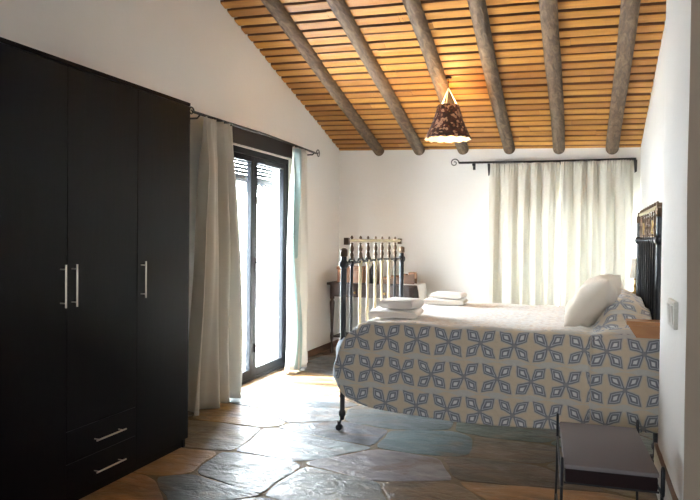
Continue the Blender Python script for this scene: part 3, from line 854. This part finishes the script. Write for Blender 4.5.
bx = thing('wooden_box', 'reddish wooden box with a lid, at the left end of the console table', 'box', (-2.60, 7.42, TZ + .001))
MB().box(-.16, .16, -.11, .11, 0, .15, .006).build('body', M['box_wood'], bx); MB().box(-.168, .168, -.118, .118, .1505, .19, .010).build('lid', M['box_wood'], bx)
vs_ = thing('bottle', 'tall dark bottle standing between the boxes on the console table', 'bottle', (-2.33, 7.36, TZ + .001))
MB().lathe([(.0, 0), (.045, 0), (.048, .02), (.048, .15), (.030, .19), (.016, .21), (.015, .25)], n=18).build('body', M['black_iron'], vs_, smooth=50)
MB().lathe([(.017, .2505), (.018, .255), (.018, .275), (.0, .276)], n=14).build('cap', M['brass'], vs_, smooth=50)
# row of small wooden blocks leaning on a rack
rk = thing('wooden_rack', 'low slanted wooden rack on the right half of the console table', 'rack', (-2.05, 7.40, TZ + .001))
MB().prism([(-.20, 0), (.22, 0), (.22, .12), (.20, .12), (-.20, .03)], 'y', -.07, -.055).build('side', M['dark_box'], rk)
MB().prism([(-.20, 0), (.22, 0), (.22, .12), (.20, .12), (-.20, .03)], 'y', .055, .07).build('side', M['dark_box'], rk)
for k in range(4):
    x = -.17 + k * .105; MB().box(x, x + .075, -.053, .053, .012 + k * .016, .075 + k * .021, .004).build('block', M['box_wood'], rk)
def lc(s, t):
    y = lerp(TY0 + .05, TY1 - .05, s); L = t * .42
    x = TX1 - .18 + min(L, .19); z = TZ + .004 - max(0, L - .19) * 1.0
    if L > .19: x += .02 * math.sin((L - .19) * 9) + .012 * math.sin(y * 40) * (L - .19) * 5
    return (x + .003 * math.sin(y * 60), y, z)
o = grid('table_runner', lc, 40, 30, M['lace'], thick=.003); tag(o, 'white lace cloth hanging over the right end of the console table', 'cloth')
# ------------------------------------------------------------------ pendant lamp
LX, LY = -1.243, 6.22
za = zc(LX, LY)
pl = thing('pendant_lamp', 'dark red mosaic pendant lamp shade, lit, hanging from the roof boards', 'lamp', (LX, LY, 0))
def open_cone(r0, z0, r1, z1, n_=56, m_=10, inset=0):
    b = MB()
    for j in range(m_ + 1):
        t = j / m_; r_ = lerp(r0, r1, t) - inset + .012 * math.sin(PI * t) * -1 ; z_ = lerp(z0, z1, t)
        for k in range(n_):
            wob = .006 * math.sin(k * 2 * PI * 14 / n_) if j == 0 else 0
            b.v.append(((r_) * math.cos(2 * PI * k / n_), r_ * math.sin(2 * PI * k / n_), z_ + wob))
    for j in range(m_):
        for k in range(n_): b.f.append((j * n_ + k, j * n_ + (k + 1) % n_, (j + 1) * n_ + (k + 1) % n_, (j + 1) * n_ + k))
    return b
open_cone(.216, 2.302, .092, 2.618).build('shade_liner', M['shade_inside'], pl, smooth=True)
o = open_cone(.224, 2.298, .100, 2.620).build('lamp_shade', M['mosaic'], pl, smooth=True)
m_ = o.modifiers.new('s', 'SOLIDIFY'); m_.thickness = .004
mb = MB()
for k in range(3):
    a_ = 2 * PI * k / 3 + .5; mb.tube([(.096 * math.cos(a_), .096 * math.sin(a_), 2.615), (0, 0, 2.785)], .0045, 6)
mb.build('cord_sling', M['lace'], pl)
mb = MB(); mb.tube([(0, 0, 2.785), (0, 0, za - .01)], .0035, 6); mb.tube([(0, 0, 2.785), (0, 0, 2.53)], .0035, 6); mb.build('cord', M['dark_metal'], pl)
MB().lathe([(.03, za - .018), (.03, za - .004), (.006, za + .006)], n=16).build('ceiling_hook', M['dark_metal'], pl)
MB().lathe([(.016, 2.47), (.018, 2.48), (.018, 2.53), (.008, 2.54)], n=14).build('socket', M['brass'], pl)
MB().lathe([(.0, 2.385), (.018, 2.39), (.032, 2.415), (.030, 2.44), (.016, 2.469)], n=16).build('bulb', M['bulb'], pl, smooth=True)
# ------------------------------------------------------------------ light
wd = bpy.data.worlds.new('World'); sc.world = wd; wd.use_nodes = True
bg = wd.node_tree.nodes['Background']; bg.inputs[0].default_value = (.88, .95, 1.0, 1); bg.inputs[1].default_value = 36.0
def portal(name, loc, rot, sx, sy):
    l = bpy.data.lights.new(name, 'AREA'); l.shape = 'RECTANGLE'; l.size = sx; l.size_y = sy; l.cycles.is_portal = True
    o = bpy.data.objects.new(name, l); C.objects.link(o); o.location = loc; o.rotation_euler = rot
portal('door_daylight', (XL - .30, (DY0 + DY1) / 2, 1.1), (0, -PI / 2, 0), 2.15, 1.45)
portal('window_daylight', ((WX0 + WX1) / 2, YB + .28, (WZ0 + WZ1) / 2), (-PI / 2, 0, 0), WX1 - WX0, WZ1 - WZ0)
portal('rear_fill', ((RX0 + RX1) / 2, YF - .24, (RZ0 + RZ1) / 2), (PI / 2, 0, 0), RX1 - RX0, RZ1 - RZ0)  # fill light through the added window behind the camera
l = bpy.data.lights.new('sun', 'SUN'); l.energy = 40; l.angle = math.radians(4); l.color = (1, .97, .92)
o = bpy.data.objects.new('sun', l); C.objects.link(o); o.rotation_euler = Vector((1, .12, -1.5)).to_track_quat('-Z', 'Y').to_euler()
l = bpy.data.lights.new('lamp_glow', 'POINT'); l.energy = 3.2; l.color = (1, .66, .34); l.shadow_soft_size = .03
o = bpy.data.objects.new('lamp_glow', l); C.objects.link(o); o.location = (LX, LY, 2.36)
l = bpy.data.lights.new('lamp_uplight', 'POINT'); l.energy = 8; l.color = (1, .62, .26); l.shadow_soft_size = .03
o = bpy.data.objects.new('lamp_uplight', l); C.objects.link(o); o.location = (LX, LY, 2.62)
# ------------------------------------------------------------------ camera
cam = bpy.data.cameras.new('camera'); co = bpy.data.objects.new('camera', cam); C.objects.link(co)
cam.sensor_width = 36; cam.sensor_fit = 'HORIZONTAL'; cam.lens = 36 * 660 / 700; cam.clip_start = .05
psi, p, r = math.radians(19.6), math.radians(1), math.radians(.63)
f = Vector((-math.sin(psi) * math.cos(p), math.cos(psi) * math.cos(p), -math.sin(p)))
R0 = Vector((math.cos(psi), math.sin(psi), 0)); U0 = R0.cross(f)
R = math.cos(r) * R0 + math.sin(r) * U0; U = R.cross(f)
co.matrix_world = Matrix(((R.x, U.x, -f.x, 0), (R.y, U.y, -f.y, 0), (R.z, U.z, -f.z, 1.35), (0, 0, 0, 1)))
sc.camera = co
vs = sc.view_settings; sc.display_settings.display_device = 'sRGB'
vs.view_transform = 'Standard'; vs.look = 'None'; vs.gamma = 1; vs.use_curve_mapping = False; vs.exposure = 1.0
